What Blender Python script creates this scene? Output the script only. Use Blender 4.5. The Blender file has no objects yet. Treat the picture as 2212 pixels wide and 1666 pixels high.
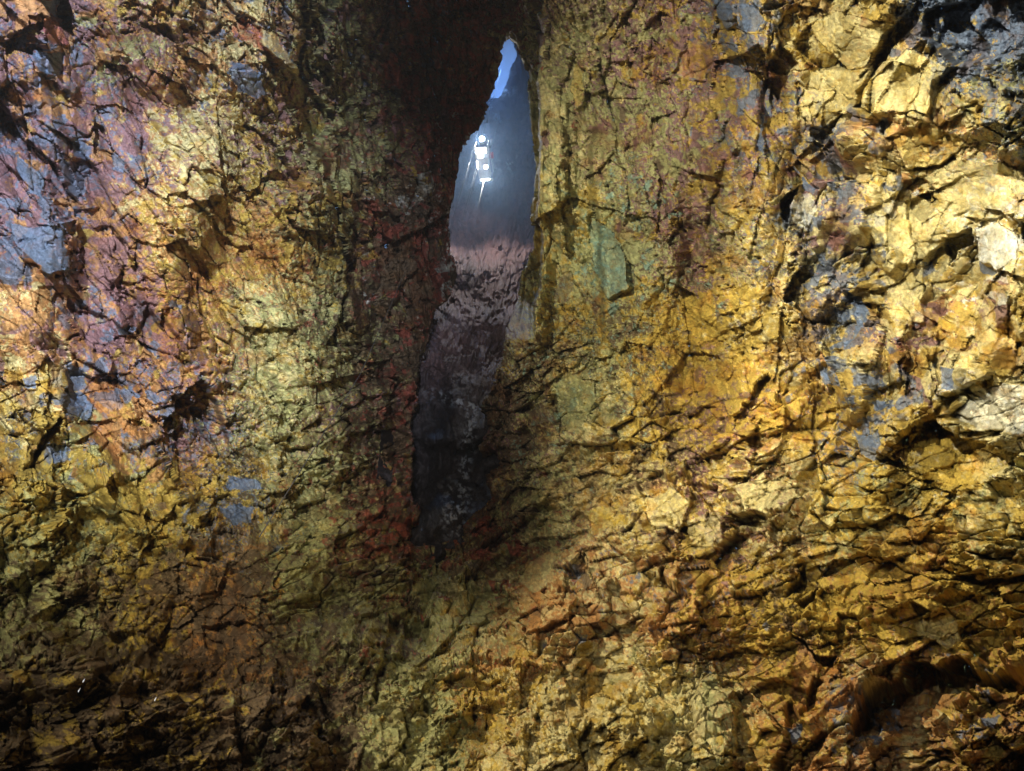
import bpy, math, numpy as np
from mathutils import Matrix, Vector
np.seterr(all='ignore')
F = 1534.0; CX, CY = 1106.0, 833.0          # picture plane units (2212 x 1666)
# ------------------------------------------------------------------ camera, world, sun, exposure
S = bpy.context.scene
PITCH = math.radians(57.3); ROLL = math.radians(3.4)
FW = np.array([0, math.cos(PITCH), math.sin(PITCH)]); U0 = np.array([0, -math.sin(PITCH), math.cos(PITCH)]); X0 = np.array([1., 0, 0])
RT = math.cos(ROLL)*X0 + math.sin(ROLL)*U0; UP = -math.sin(ROLL)*X0 + math.cos(ROLL)*U0
cd = bpy.data.cameras.new("camera"); cam = bpy.data.objects.new("camera", cd); S.collection.objects.link(cam)
cd.sensor_width = 36; cd.lens = 36*F/2212; cd.clip_start = 0.05; cd.clip_end = 2000
M = Matrix.Identity(4)
for i in range(3): M[i][0] = RT[i]; M[i][1] = UP[i]; M[i][2] = -FW[i]
cam.matrix_world = M; S.camera = cam
w = bpy.data.worlds.new("World"); S.world = w; w.use_nodes = True
nt = w.node_tree; bg = nt.nodes["Background"]; sky = nt.nodes.new("ShaderNodeTexSky"); sky.sky_type = 'NISHITA'
sky.sun_disc = False; sky.sun_elevation = math.radians(25); sky.sun_rotation = math.radians(0)
nt.links.new(sky.outputs[0], bg.inputs[0]); bg.inputs[1].default_value = 0.03
S.view_settings.view_transform = 'Standard'; S.view_settings.look = 'None'; S.view_settings.exposure = 2.5; S.view_settings.gamma = 1
S.cycles.use_denoising = True; S.cycles.max_bounces = 5; S.cycles.diffuse_bounces = 2; S.cycles.volume_bounces = 0
S.cycles.sample_clamp_indirect = 3.0

def light(name, kind, loc, energy, color, **k):
    d = bpy.data.lights.new(name, kind); d.energy = energy; d.color = color
    for a, b in k.items(): setattr(d, a, b)
    o = bpy.data.objects.new(name, d); S.collection.objects.link(o); o.location = loc
    return o
def aim(o, d):
    o.rotation_euler = Vector(d).to_track_quat('-Z', 'Y').to_euler()
HAZE = 0.0004; MIST = 0.009; E0 = 1/5.66
sun = light("daylight", 'SUN', (0, 0, 300), 5.0, (0.25, 0.5, 1.0), angle=math.radians(26)); aim(sun, (0.0, 0.16, -1))

def ray(px, py):
    v = FW*1.0 + RT*((px-CX)/F) - UP*((py-CY)/F)
    return v/np.linalg.norm(v)
def P(px, py, r): return ray(px, py)*r
# unseen chamber floodlights behind the visitor, then two added fill spots
def flood(name, loc, tgt, half, energy, color, blend, soft=.1):
    """tgt: wall point the lamp is aimed at; half: half angle of the beam in degrees"""
    loc = np.array(loc); a = P(*tgt)-loc
    o = light(name, 'SPOT', loc, energy*E0, color, spot_size=math.radians(2*half), spot_blend=blend, shadow_soft_size=soft); aim(o, a); return o
flood("floodlight_right", (-10., -10., -1.), (1690, 230, 21), 28, 54000, (1., .97, .86), .85)
flood("floodlight_left", (-.8, -9., -1.), (150, 330, 22), 24.5, 70000, (.66, .77, 1.0), .8)
flood("floodlight_gold", (-2., -9., -1.), (330, 900, 20), 17, 21000, (1., .94, .76), .9)
flood("floodlight_low", (-14., -9., 11.), (1840, 1330, 16), 31, 47000, (1.0, .93, .76), 1.)
flood("fill_dim", (-4., -9., -1.), (500, 1400, 17), 38, 3400, (1.0, .92, .78), .8)  # added weak fill, keeps the dark lower left readable
flood("fill_wide", (-5., -8., -1.), (1106, 600, 25), 55, 4200, (.92, .94, 1.), .6)  # added wide fill that lifts the blacks, not a lamp of the chamber

# ------------------------------------------------------------------ numpy noise
def h32(a, b, s):
    a = a.astype(np.int64).astype(np.uint32); b = b.astype(np.int64).astype(np.uint32)
    h = a*np.uint32(374761393) + b*np.uint32(668265263) + np.uint32((s*2246822519) & 0xffffffff)
    h ^= h >> np.uint32(15); h *= np.uint32(2246822519); h ^= h >> np.uint32(13); h *= np.uint32(3266489917); h ^= h >> np.uint32(16)
    return h
def u01(h, k=0):
    if k:
        h = h*np.uint32(2654435761) + np.uint32((k*40503*7919) & 0xffffffff); h ^= h >> np.uint32(15); h *= np.uint32(2246822519); h ^= h >> np.uint32(13)
    return h.astype(np.float32)*np.float32(1/4294967296.0)
def vnoise(x, y, s):
    ix = np.floor(x); iy = np.floor(y); fx = x-ix; fy = y-iy
    fx = fx*fx*(3-2*fx); fy = fy*fy*(3-2*fy)
    a = u01(h32(ix, iy, s)); b = u01(h32(ix+1, iy, s)); c = u01(h32(ix, iy+1, s)); d = u01(h32(ix+1, iy+1, s))
    return ((a*(1-fx)+b*fx)*(1-fy) + (c*(1-fx)+d*fx)*fy)*2-1
def fbm(x, y, size, s, octv=4, gain=0.5, ridge=False):
    o = 0; a = 1; t = 0
    for i in range(octv):
        n = vnoise(x/size+13.7*i, y/size-7.1*i, s+i*17)
        if ridge: n = 1-2*np.abs(n)
        o = o+a*n; t += a; a *= gain; size *= 0.5
        x, y = x*0.8-y*0.6, x*0.6+y*0.8
    return o/t
def vor(x, y, s):
    ix = np.floor(x); iy = np.floor(y)
    f1 = np.full(x.shape, 9, np.float32); f2 = f1.copy(); idh = np.zeros(x.shape, np.uint32); dx = np.zeros_like(f1); dy = dx.copy()
    for i in (-1, 0, 1):
        for j in (-1, 0, 1):
            h = h32(ix+i, iy+j, s)
            ax = ix+i+u01(h, 1)-x; ay = iy+j+u01(h, 2)-y; d = ax*ax+ay*ay
            m = d < f1
            f2 = np.where(m, f1, np.minimum(f2, d)); f1 = np.where(m, d, f1)
            idh = np.where(m, h, idh); dx = np.where(m, -ax, dx); dy = np.where(m, -ay, dy)
    return np.sqrt(f1), np.sqrt(f2), idh, dx, dy
def rot(x, y, ang, sx=1., sy=1.):
    c, s = math.cos(math.radians(ang)), math.sin(math.radians(ang))
    return (x*c+y*s)*sx, (-x*s+y*c)*sy
def facets(x, y, size, s, tilt=0.5, hv=0.35, crack=0.0, cw=0.05):
    """planar blocks: value in units of the block size; returns height and cell hash"""
    f1, f2, idh, dx, dy = vor(x/size, y/size, s)
    gx = (u01(idh, 3)-.5)*2*tilt; gy = (u01(idh, 4)-.5)*2*tilt
    h = (u01(idh, 5)-.5)*2*hv + gx*dx + gy*dy
    e = f2-f1
    if crack: h = h - crack*np.clip(1-e/cw, 0, 1)*(u01(idh, 6) > 0.35)
    return (h*size).astype(np.float32), idh, e
def envel(x, y, size, s, k=.9, tilt=.8, sign=1):
    """continuous faceted surface: envelope of randomly tilted planes (sign 1 blocks, -1 scallops)"""
    x = x/size; y = y/size; ix = np.floor(x); iy = np.floor(y)
    best = np.full(x.shape, -9, np.float32); idh = np.zeros(x.shape, np.uint32)
    for i in (-1, 0, 1):
        for j in (-1, 0, 1):
            h = h32(ix+i, iy+j, s); ax = x-(ix+i+u01(h, 1)); ay = y-(iy+j+u01(h, 2))
            v = (u01(h, 5)-.5)*.5+(u01(h, 3)-.5)*2*tilt*ax+(u01(h, 4)-.5)*2*tilt*ay-k*(ax*ax+ay*ay)
            m = v > best; best = np.where(m, v, best); idh = np.where(m, h, idh)
    return (sign*best*size).astype(np.float32), idh
def sstep(a, b, x):
    t = np.clip((x-a)/(b-a), 0, 1); return t*t*(3-2*t)

# ------------------------------------------------------------------ grid of the chamber wall
def axis(lo, hi, step, extra, g=1.10):
    core = [lo]
    while core[-1] < hi:
        c = core[-1]; core.append(c+(step(c)))
    a = []; s = 4.0; v = lo
    while v > lo-extra: v -= s; a.append(v); s *= g
    b = []; s = 4.0; v = core[-1]
    while v < hi+extra: v += s; b.append(v); s *= g
    return np.array(a[::-1]+core+b, np.float32)
xs = axis(-110, 2320, lambda c: 1.25 if 900 < c < 1190 else 2.0, 5200)
ys = axis(-100, 1765, lambda c: 1.7 if 60 < c < 900 else 2.0, 5200)
X, Y = np.meshgrid(xs, ys); NY, NX = X.shape
print("grid", X.shape)

# ------------------------------------------------------------------ control tables read off the place
# palette: Y gold, P pale yellow, O orange rust, M maroon, S slate, G olive, B dark brown
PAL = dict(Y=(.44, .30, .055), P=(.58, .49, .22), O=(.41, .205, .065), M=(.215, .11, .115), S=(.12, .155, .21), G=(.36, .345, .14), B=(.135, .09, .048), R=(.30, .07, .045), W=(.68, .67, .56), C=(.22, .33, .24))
KEYS = list(PAL)
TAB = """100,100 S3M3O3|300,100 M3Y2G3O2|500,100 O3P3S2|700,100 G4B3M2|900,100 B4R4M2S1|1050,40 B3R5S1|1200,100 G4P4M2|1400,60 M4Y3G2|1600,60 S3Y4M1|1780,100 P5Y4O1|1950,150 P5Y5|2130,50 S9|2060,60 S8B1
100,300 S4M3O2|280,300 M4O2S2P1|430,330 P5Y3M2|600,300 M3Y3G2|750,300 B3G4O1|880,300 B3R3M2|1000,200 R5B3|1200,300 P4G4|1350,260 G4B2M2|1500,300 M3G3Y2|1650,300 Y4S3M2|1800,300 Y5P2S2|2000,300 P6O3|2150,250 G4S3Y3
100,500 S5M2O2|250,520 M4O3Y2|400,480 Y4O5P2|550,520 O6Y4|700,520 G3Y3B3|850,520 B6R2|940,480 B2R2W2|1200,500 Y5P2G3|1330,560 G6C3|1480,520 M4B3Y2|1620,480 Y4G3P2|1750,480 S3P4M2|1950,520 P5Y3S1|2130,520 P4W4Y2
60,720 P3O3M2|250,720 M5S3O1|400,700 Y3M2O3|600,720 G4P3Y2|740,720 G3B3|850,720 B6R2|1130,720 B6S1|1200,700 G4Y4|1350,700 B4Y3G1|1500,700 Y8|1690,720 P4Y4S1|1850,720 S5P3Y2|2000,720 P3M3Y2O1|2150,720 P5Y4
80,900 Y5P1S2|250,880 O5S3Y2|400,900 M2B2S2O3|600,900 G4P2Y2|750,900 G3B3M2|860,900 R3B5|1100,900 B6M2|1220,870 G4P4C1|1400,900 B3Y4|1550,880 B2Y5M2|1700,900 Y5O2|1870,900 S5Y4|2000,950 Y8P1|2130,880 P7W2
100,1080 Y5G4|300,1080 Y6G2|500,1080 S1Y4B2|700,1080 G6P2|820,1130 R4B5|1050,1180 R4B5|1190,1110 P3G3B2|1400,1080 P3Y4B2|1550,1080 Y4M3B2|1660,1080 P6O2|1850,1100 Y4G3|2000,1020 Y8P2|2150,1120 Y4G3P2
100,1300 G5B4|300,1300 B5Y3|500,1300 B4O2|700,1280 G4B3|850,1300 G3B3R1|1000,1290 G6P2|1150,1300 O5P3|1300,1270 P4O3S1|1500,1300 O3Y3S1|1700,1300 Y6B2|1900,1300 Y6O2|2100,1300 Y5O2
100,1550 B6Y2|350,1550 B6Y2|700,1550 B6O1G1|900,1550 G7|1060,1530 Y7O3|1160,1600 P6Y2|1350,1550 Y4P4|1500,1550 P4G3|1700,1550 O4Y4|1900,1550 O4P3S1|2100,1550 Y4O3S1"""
pts = []
for t in TAB.replace('\n', '|').split('|'):
    xy, c = t.split(); x, y = map(float, xy.split(','))
    wv = np.zeros(len(KEYS)); 
    for k in range(0, len(c), 2): wv[KEYS.index(c[k])] += float(c[k+1])
    pts.append((x, y, wv/wv.sum()))
def interp(px, py, vals, X, Y, sig):
    """gaussian weighted scatter interpolation on a coarse grid, then bilinear"""
    gx = np.linspace(-200, 2412, 131); gy = np.linspace(-200, 1866, 104); GX, GY = np.meshgrid(gx, gy)
    vals = np.asarray(vals, float); vals = vals.reshape(len(px), -1); acc = np.zeros(GX.shape+(vals.shape[1],)); wt = np.zeros(GX.shape)
    for i in range(len(px)):
        d2 = (GX-px[i])**2+(GY-py[i])**2; w_ = np.exp(-d2/(2*sig*sig))+1e-3/(1+d2/(sig*sig)*2)**2
        acc += w_[..., None]*vals[i]; wt += w_
    acc /= wt[..., None]
    fx = np.clip((X+200)/(2612)*130, 0, 129.999); fy = np.clip((Y+200)/2066*103, 0, 102.999)
    ix = fx.astype(int); iy = fy.astype(int); fx = (fx-ix)[..., None]; fy = (fy-iy)[..., None]
    return ((acc[iy, ix]*(1-fx)+acc[iy, ix+1]*fx)*(1-fy)+(acc[iy+1, ix]*(1-fx)+acc[iy+1, ix+1]*fx)*fy).astype(np.float32)
warpx = 26*fbm(X, Y, 90, 901, 4); warpy = 26*fbm(X, Y, 90, 955, 4)
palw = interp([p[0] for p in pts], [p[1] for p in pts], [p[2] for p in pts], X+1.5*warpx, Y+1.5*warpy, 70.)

# depth of the chamber wall (metres from where the visitor stands)
RT_ = [(1190, -190, 31), (1230, -100, 30), (1260, 40, 29.5), (1240, 150, 29.5), (1350, -190, 30), (1000, -190, 46), (1060, -120, 46), (850, -190, 42), (-100, 0, 19), (0, 400, 20), (0, 800, 20), (-50, 1200, 18), (0, 1600, 14), (300, 0, 21), (300, 400, 22), (300, 800, 22), (300, 1200, 20), (300, 1650, 15),
 (550, 0, 24), (550, 350, 25), (560, 700, 25), (560, 1000, 24), (560, 1300, 20.5), (560, 1650, 15.5),
 (680, 0, 28), (680, 350, 29), (720, 700, 28), (740, 950, 27), (760, 1200, 23.5),
 (800, 0, 37), (800, 350, 39), (840, 600, 40), (850, 850, 38), (860, 1050, 35), (900, 1180, 31), (820, 1500, 19), (860, 1660, 17),
 (920, 0, 42), (930, 300, 50), (950, 480, 51), (960, 560, 50), (930, 700, 46), (920, 950, 40),
 (1000, 0, 46), (1020, 150, 49), (1090, 40, 46), (960, 1190, 33), (1000, 1290, 25), (1050, 1150, 34), (1100, 1050, 37), (1130, 900, 38), (1180, 1010, 31), (1000, 1500, 19.5),
 (1190, 0, 30), (1190, 350, 30), (1190, 600, 30), (1200, 800, 29), (1220, 980, 27), (1250, 1120, 24), (1250, 1350, 20), (1250, 1650, 17),
 (1400, 0, 27), (1400, 350, 27), (1400, 700, 27), (1400, 950, 25), (1450, 1150, 21), (1500, 1400, 18), (1500, 1650, 16),
 (1700, 0, 21), (1700, 350, 21), (1700, 700, 21), (1700, 950, 20), (1750, 1200, 18), (1800, 1400, 16), (1800, 1650, 14),
 (2000, 0, 18), (2000, 400, 17), (2000, 800, 17), (2000, 1100, 16.5), (2050, 1300, 15.5), (2212, 0, 16), (2212, 400, 14.5), (2212, 800, 14.5), (2212, 1200, 14), (2212, 1600, 12.5)]
R = interp([p[0] for p in RT_], [p[1] for p in RT_], [p[2] for p in RT_], X, Y, 75.)[..., 0]
R0 = R.copy()
# inner fissure depth
def segs_sd(poly, X, Y):
    """signed distance (inside positive) to a polygon"""
    n = len(poly); d = np.full(X.shape, 1e9, np.float32); ins = np.zeros(X.shape, bool)
    for i in range(n):
        ax, ay = poly[i]; bx, by = poly[(i+1) % n]; ex, ey = bx-ax, by-ay
        t = np.clip(((X-ax)*ex+(Y-ay)*ey)/(ex*ex+ey*ey+1e-9), 0, 1)
        d = np.minimum(d, (X-ax-t*ex)**2+(Y-ay-t*ey)**2)
        c = ((ay > Y) != (by > Y)) & (X < ex*(Y-ay)/(ey if ey else 1e-9)+ax); ins ^= c
    d = np.sqrt(d); return np.where(ins, d, -d)
WX = X+11*fbm(X, Y*.6, 40, 31, 5, .6); WY = Y+9*fbm(X, Y, 40, 37, 4)
SLIT = [(1097, 84), (1108, 92), (1118, 118), (1134, 160), (1150, 230), (1160, 330), (1158, 470), (1148, 560), (1128, 640), (1105, 700), (1090, 760), (1068, 830), (1045, 880), (1034, 960), (1048, 1040), (1060, 1075), (1020, 1110), (985, 1152),
 (958, 1158), (905, 1130), (880, 1060), (893, 940), (900, 830), (915, 740), (935, 668), (968, 645), (985, 600), (974, 545), (968, 470), (978, 400), (990, 345), (1020, 300), (1046, 240), (1062, 170), (1074, 110), (1086, 90)]
sd = segs_sd(SLIT, WX, WY)
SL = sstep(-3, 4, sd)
# the sunlit mouth high above: an opening in the rock
HOLE = [(1097, 80), (1110, 92), (1116, 112), (1113, 138), (1104, 150), (1098, 172), (1088, 198), (1074, 214), (1060, 212), (1062, 160), (1072, 128), (1080, 100)]
# right hand lip: the near yellow wall stands in front of the dark shaft wall
LIPX = np.interp(Y, [-200, 0, 200, 430, 600, 700, 800], [1160, 1160, 1166, 1172, 1168, 1160, 1140]).astype(np.float32) + 7*fbm(X, Y, 34, 77, 3)
lip = sstep(-3, 3, LIPX-X)*sstep(760, 640, Y)*sstep(1020, 1110, X)
R = R*(1-lip)+lip*np.maximum(R, np.interp(Y, [0, 150, 640, 760], [45, 50, 50, 34]))
brk = np.interp(Y, [-200, 0, 200, 400, 650, 850, 1150, 1250], [640, 650, 640, 690, 760, 815, 885, 920]).astype(np.float32)+16*fbm(X, Y, 60, 79, 4)
R += 3.2*sstep(0, 22, X-brk)*sstep(1250, 1000, Y)*sstep(1000, 900, X)
R += 1.6*sstep(0, 16, np.interp(Y, [-200, 300, 700], [1330, 1290, 1310])+14*fbm(X, Y, 60, 81, 4)-X)*sstep(850, 600, Y)*sstep(1150, 1200, X)
# ------------------------------------------------------------------ relief
def reg(*p, sig=90.):
    """regional strength from points x,y,value"""
    return interp([a for a in p[0::3]], [a for a in p[1::3]], p[2::3], X, Y, sig)[..., 0]
crumb = reg(100,100,.2, 350,150,.6, 450,400,.8, 600,700,1., 700,950,1., 520,520,.9, 620,1250,.7, 150,600,.1, 150,950,.1, 700,300,.4, 900,500,.2, 1250,300,.5, 1380,300,.8, 1350,800,.9, 1500,720,1., 1450,900,1., 1300,1000,.9,
  1600,300,.3, 1900,300,.1, 1900,700,.1, 2100,900,.1, 2120,250,.6, 1650,700,.5, 1700,1250,.7, 1450,1250,.5, 1900,1250,.8, 2100,1180,.8, 1600,1500,.6, 2000,1600,.3, 1150,1350,.3, 1100,1500,.8, 800,1500,.7, 300,1400,.6, 100,1200,.7, 200,1600,.4, 500,1600,.6, 860,1000,.5)
shard = reg(700,100,.8, 800,300,1., 900,500,1., 850,700,.9, 900,100,1., 600,300,.1, 500,600,0., 300,300,0., 1050,50,.7, 1190,300,.5, 1190,600,.4, 1300,300,.2, 1500,500,0., 1000,1200,.1, 700,900,.15, 760,550,.9, 1900,600,0., 1500,1500,0., 300,1300,0.)
diag = reg(100,100,.5, 400,200,.9, 300,500,.9, 450,700,.8, 600,500,.8, 150,900,.3, 650,900,.6, 400,1000,.5, 300,1300,.1, 800,500,.2, 1300,500,0., 1800,500,0., 1500,1300,0., 800,1300,.1)
ledge = reg(1250,1000,.9, 1400,1050,.9, 1300,1200,.6, 1600,1100,.6, 900,1180,.9, 1050,1180,.9, 1700,1300,.7, 2000,1350,.8, 1800,1500,.6, 2100,1250,.8, 300,1100,.4, 300,1500,.5, 900,1500,.3, 1500,700,.1, 1800,600,0., 400,500,0., 1200,500,0.)
scal = reg(1800,150,1., 2000,300,1., 2050,600,1., 2050,900,1., 1850,500,.7, 1650,200,.5, 1500,500,0., 1300,500,0., 1800,1300,.3, 1500,1300,.2, 300,1000,.4, 100,1000,.5, 300,400,0., 700,700,0.)
block = np.clip(1.2-crumb*.72-shard*.3, .2, 1.)
hx = X+warpx; hy = Y+warpy
w2x = 3.6*fbm(X, Y, 24, 401, 3); w2y = 3.6*fbm(X, Y, 24, 433, 3)
H = np.zeros_like(X)
var = sstep(-.22, .22, fbm(X, Y, 150, 777, 3)); var = .12+.88*var
H += 42*fbm(X, Y, 420, 5, 3)                                   # broad swells
a, _, e = facets(hx*.9, hy*.9, 210, 11, .55, .14); H += a*(.35+.45*block)
# bedding direction: 0 free, 1 left wall diagonal, 2 upright beside the cleft, 3 lying, 4 rising to the right
RG = [(100, 100, 1), (300, 300, 1), (100, 600, 1), (400, 700, 1), (600, 200, 1), (600, 600, 1), (550, 950, 1), (250, 950, 1), (720, 850, 1), (100, 1250, 0), (400, 1250, 0), (700, 1200, 4), (300, 1550, 3), (700, 1550, 0), (100, 1500, 3),
 (800, 100, 2), (800, 400, 2), (850, 650, 2), (950, 200, 2), (1100, 20, 2), (1230, 200, 2), (1250, 500, 2), (1300, 750, 2), (1450, 300, 2), (1500, 600, 2), (1650, 500, 2), (1620, 200, 2), (850, 950, 2), (1500, 800, 2),
 (1250, 1000, 4), (1400, 950, 4), (1500, 1100, 4), (1100, 1200, 4), (1650, 950, 4), (1300, 1350, 0), (1100, 1500, 0), (1400, 1550, 0), (1650, 1250, 3), (1900, 1280, 3), (2150, 1250, 3), (1750, 1450, 3), (2000, 1550, 4), (1200, 1600, 2),
 (1800, 150, 0), (2000, 300, 0), (1850, 550, 0), (2100, 600, 0), (1800, 850, 2), (2050, 950, 0), (2150, 100, 0), (1950, 1100, 3), (900, 1350, 0)]
rv = np.zeros((len(RG), 5)); 
for k_, g_ in enumerate(RG): rv[k_, g_[2]] = 1
RW = interp([g_[0] for g_ in RG], [g_[1] for g_ in RG], rv, X+2.2*warpx, Y+2.2*warpy, 70.)
rid = RW.argmax(-1); DIRS = ((20, 1., .8), (58, .42, 1.05), (86, .40, 1.05), (172, .55, 1.1), (152, .55, 1.1))
def dirc(X, Y, turn=0):
    ox = np.zeros_like(X); oy = np.zeros_like(X)
    for k_, (an, sx, sy) in enumerate(DIRS):
        m_ = rid == k_; a_, b_ = rot(X[m_], Y[m_], an+turn, sx, sy); ox[m_] = a_+k_*1000; oy[m_] = b_
    return ox, oy
# mid sized blocks
xx, yy = dirc(X+w2x*1.2+.5*warpx, Y+w2y*1.2+.5*warpy); a0, id0 = envel(xx, yy, 110, 19, .8, .9); H += a0*(.3+.7*block)
xx, yy = dirc(X+w2x*1.2, Y+w2y*1.2, 8); a1, id1 = envel(xx, yy, 56, 23, .8, 1.0); H += a1*(.35+.85*block)
xx, yy = dirc(X+w2x*1.4, Y+w2y*1.4, -6); b1, _, _ = facets(xx, yy, 66, 27, .5, .28); H += b1*(.35+1.1*block)
xx, yy = dirc(X+w2x*1.4+.8*warpx, Y+w2y*1.4+.8*warpy, 5); b3, _, _ = facets(xx, yy, 125, 127, .4, .26); H += b3*(.3+.5*block)
sc1, _ = envel(X+w2x+.6*warpx, Y+w2y+.6*warpy, 130, 119, .7, .8, -1); H += sc1*.9*scal
xx, yy = dirc(X+w2x, Y+w2y, -10); a2, id2, e2 = facets(xx, yy, 32, 29, .7, .36, .3, .06); H += a2*(.5+.7*block)*(1-.4*shard)*(.35+.65*var)
xx, yy = dirc(X+w2x, Y+w2y, 12); c2, _ = envel(xx, yy, 21, 33, .8, 1.1); H += c2*(.3+.4*block)*var
# diagonal strata on the left wall
xx, yy = rot(X+w2x*1.5, Y+w2y*1.5, 57, .42, 1.0); a3, id3, e3 = facets(xx, yy, 34, 41, .6, .34, .5, .09); H += a3*diag*.95
rr = fbm(*rot(X+warpx, Y+warpy, 55, .22, 1.), 26, 47, 4, .55, True); H += -16*diag*np.clip(rr-.25, 0, 1)**1.0
# upright shards beside the cleft
xx, yy = rot(X+w2x, Y+w2y*1.6, 79, .30, 1.15); a4, id4, e4 = facets(xx, yy, 21, 53, .7, .5, .6, .12); H += a4*shard*2.3
xx, yy = rot(X+w2x*.6, Y+w2y, 76, .38, 1.1); a5, id5, e5 = facets(xx, yy, 10, 59, .7, .5, .4, .12); H += a5*shard*1.2
# flat lying ledges
xx, yy = rot(X+w2x, Y+w2y, 168, .45, 1.0); a6, id6, e6 = facets(xx, yy, 30, 61, .75, .45, .5, .1); H += a6*ledge*2.3
xx, yy = rot(X+w2x*.6, Y+w2y*.6, 160, .6, 1.0); a7, id7, e7 = facets(xx, yy, 15, 67, .7, .42, .4, .1); H += a7*(.25*block+ledge*1.3+.5*crumb)*var
# crumbly crust
a8, id8, e8 = facets(X+w2x*.5, Y+w2y*.5, 9, 71, .8, .5); H += a8*(.12+.66*crumb)*var
H += (1.0+6.5*crumb)*var*fbm(X, Y, 16, 83, 4, .62)
pit = sstep(.30, .42, fbm(X+w2x*2, Y*1.35+w2y*2, 44, 501, 4, .62))*sstep(-.15, .15, fbm(X, Y, 260, 507, 2)+reg(1500,1250,.3, 1700,1400,.3, 2000,1400,.35, 1450,1050,.3, 1300,1500,.2, 800,500,.35, 450,700,.15, 1500,400,-.1, 2000,500,-.25, 2000,950,-.5, 200,300,0., 300,1450,.3, 900,1000,.2, 1250,700,.0, 150,1000,-.1)); H -= 26*pit
# winding open cracks
for (sc, sd_, wd, dp, sh) in ((240, 91, .022, 26, .05), (120, 97, .026, 18, .15), (60, 301, .045, 15, .2), (28, 307, .08, 9, .2)):
    xx, yy = dirc(X+warpx+w2x, Y+warpy+w2y, sc*.07); n = np.abs(fbm(xx, yy, sc, sd_, 4, .5)); m_ = sstep(sh, sh+.3, fbm(X, Y, 130, sd_+5, 3)+.1*crumb)
    H -= dp*np.clip(1-n/wd, 0, 1)*m_
# inner fissure relief : thin wavy ribs of frozen drip lava
def inner_relief(X, Y):
    wx = X+5*fbm(X, Y, 40, 131, 3)+.16*Y; wy = Y+4*fbm(X, Y, 20, 137, 2)
    q1, _, _ = facets(wx, wy*.34, 5.2, 141, .7, .8); q2, _, _ = facets(wx, wy*.5, 15, 143, .8, .5, .5, .12); q3, _ = envel(wx, wy*.8, 60, 145, .8, .8)
    ribz = sstep(420, 520, Y+.3*np.abs(X-1060))*sstep(860, 800, Y)
    holes = sstep(.12, .36, fbm(X+3*fbm(X, Y, 8, 147, 2), Y*1.8+.55*np.abs(X-1065), 24, 149, 4, .6))*sstep(555, 640, Y+.55*np.abs(X-1060))*sstep(860, 760, Y)
    cave = np.exp(-(((X-1015)/20)**2+((Y-795)/25)**2)**1.5)
    low = sstep(820, 880, Y); up_ = sstep(560, 420, Y); q4, _ = envel(wx, wy*.45, 34, 155, .9, 1.1)
    return up_*(1.5*q4+1.2*q3+9*fbm(X, Y*.5, 26, 157, 5, .6))+1.3*q1*(.25+.75*ribz)+.5*q2+.35*q3*(1-.8*low)+3*low*fbm(X, Y*.7, 9, 153, 4, .7)+5*fbm(X, Y, 40, 151, 5)-13*holes-45*cave
exec_features = []

def unit(v): return v/np.linalg.norm(v, axis=-1, keepdims=True)
def direction(X, Y):
    dx = (X-CX)/F; dy = (Y-CY)/F; r = np.sqrt(dx*dx+dy*dy)+1e-9
    r0 = 1.0; th = np.where(r < r0, np.arctan(r), math.atan(r0)+(r-r0)/(1+r0*r0)); th = np.minimum(th, 2.7)
    k = np.sin(th)/r; c = np.cos(th)
    return (c[..., None]*FW+(dx*k)[..., None]*RT-(dy*k)[..., None]*UP)
D = direction(X.astype(np.float64), Y.astype(np.float64))
out = sstep(500, 2200, np.sqrt(np.maximum(0, np.maximum(-X, X-2212))**2+np.maximum(0, np.maximum(-Y, Y-1666))**2))
R = R*(1-out)+out*28.0
Rb = R+.8*SL
# smooth base for the normals
def blur(a, n):
    for _ in range(n):
        a[1:-1, 1:-1] = (a[1:-1, 1:-1]*4+a[:-2, 1:-1]*2+a[2:, 1:-1]*2+a[1:-1, :-2]*2+a[1:-1, 2:]*2+a[:-2, :-2]+a[2:, 2:]+a[:-2, 2:]+a[2:, :-2])/16
    return a
def normals(Pp):
    du = np.gradient(Pp, axis=1); dv = np.gradient(Pp, axis=0); n = unit(np.cross(dv, du)); s = np.sign(-(n*Pp).sum(-1, keepdims=True)); return n*s
# ------------------------------------------------------------------ hand placed features of the wall
# (polygon, height, tilt x, tilt y, colour keys or '', smooth)   height > 0 stands out of the wall, < 0 is a hollow
FEAT = []
CURX, CURY = X+w2x*1.5+10*fbm(X, Y, 44, 175, 4), Y+w2y*1.5+10*fbm(X, Y, 44, 177, 4)
patch = np.zeros(X.shape, np.int32)-1
def feature(poly, h, tx=0., ty=0., col='', edge=3., keep=.35):
    global H
    px = [p[0] for p in poly]; py = [p[1] for p in poly]
    j0, j1 = np.searchsorted(xs, [min(px)-30, max(px)+30]); i0, i1 = np.searchsorted(ys, [min(py)-30, max(py)+30])
    if j1 <= j0 or i1 <= i0: return
    sl = (slice(i0, i1), slice(j0, j1)); sd = segs_sd(poly, CURX[sl], CURY[sl]); m = sstep(-edge*.5, edge*.5, sd)
    cx, cy = np.mean(px), np.mean(py); loc = H[sl]; mean = float((loc*m).sum()/(m.sum()+1e-6))
    if h < -8: h *= 3.0; keep = .6
    keep = max(keep, .42)
    plane = mean+h+tx*(X[sl]-cx)+ty*(Y[sl]-cy)+(loc-mean)*keep
    H[sl] = loc*(1-m)+plane*m
    if col and h > -8: patch[sl] = np.where(sd+7*fbm(X[sl], Y[sl], 13, 179, 3, .6) > 2, KEYS.index(col), patch[sl])
def fp(txt, ox=0., oy=0., k=1.):
    return [(ox+k*float(a.split(',')[0]), oy+k*float(a.split(',')[1])) for a in txt.split()]
Q = (1518, 976, .414)
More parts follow.
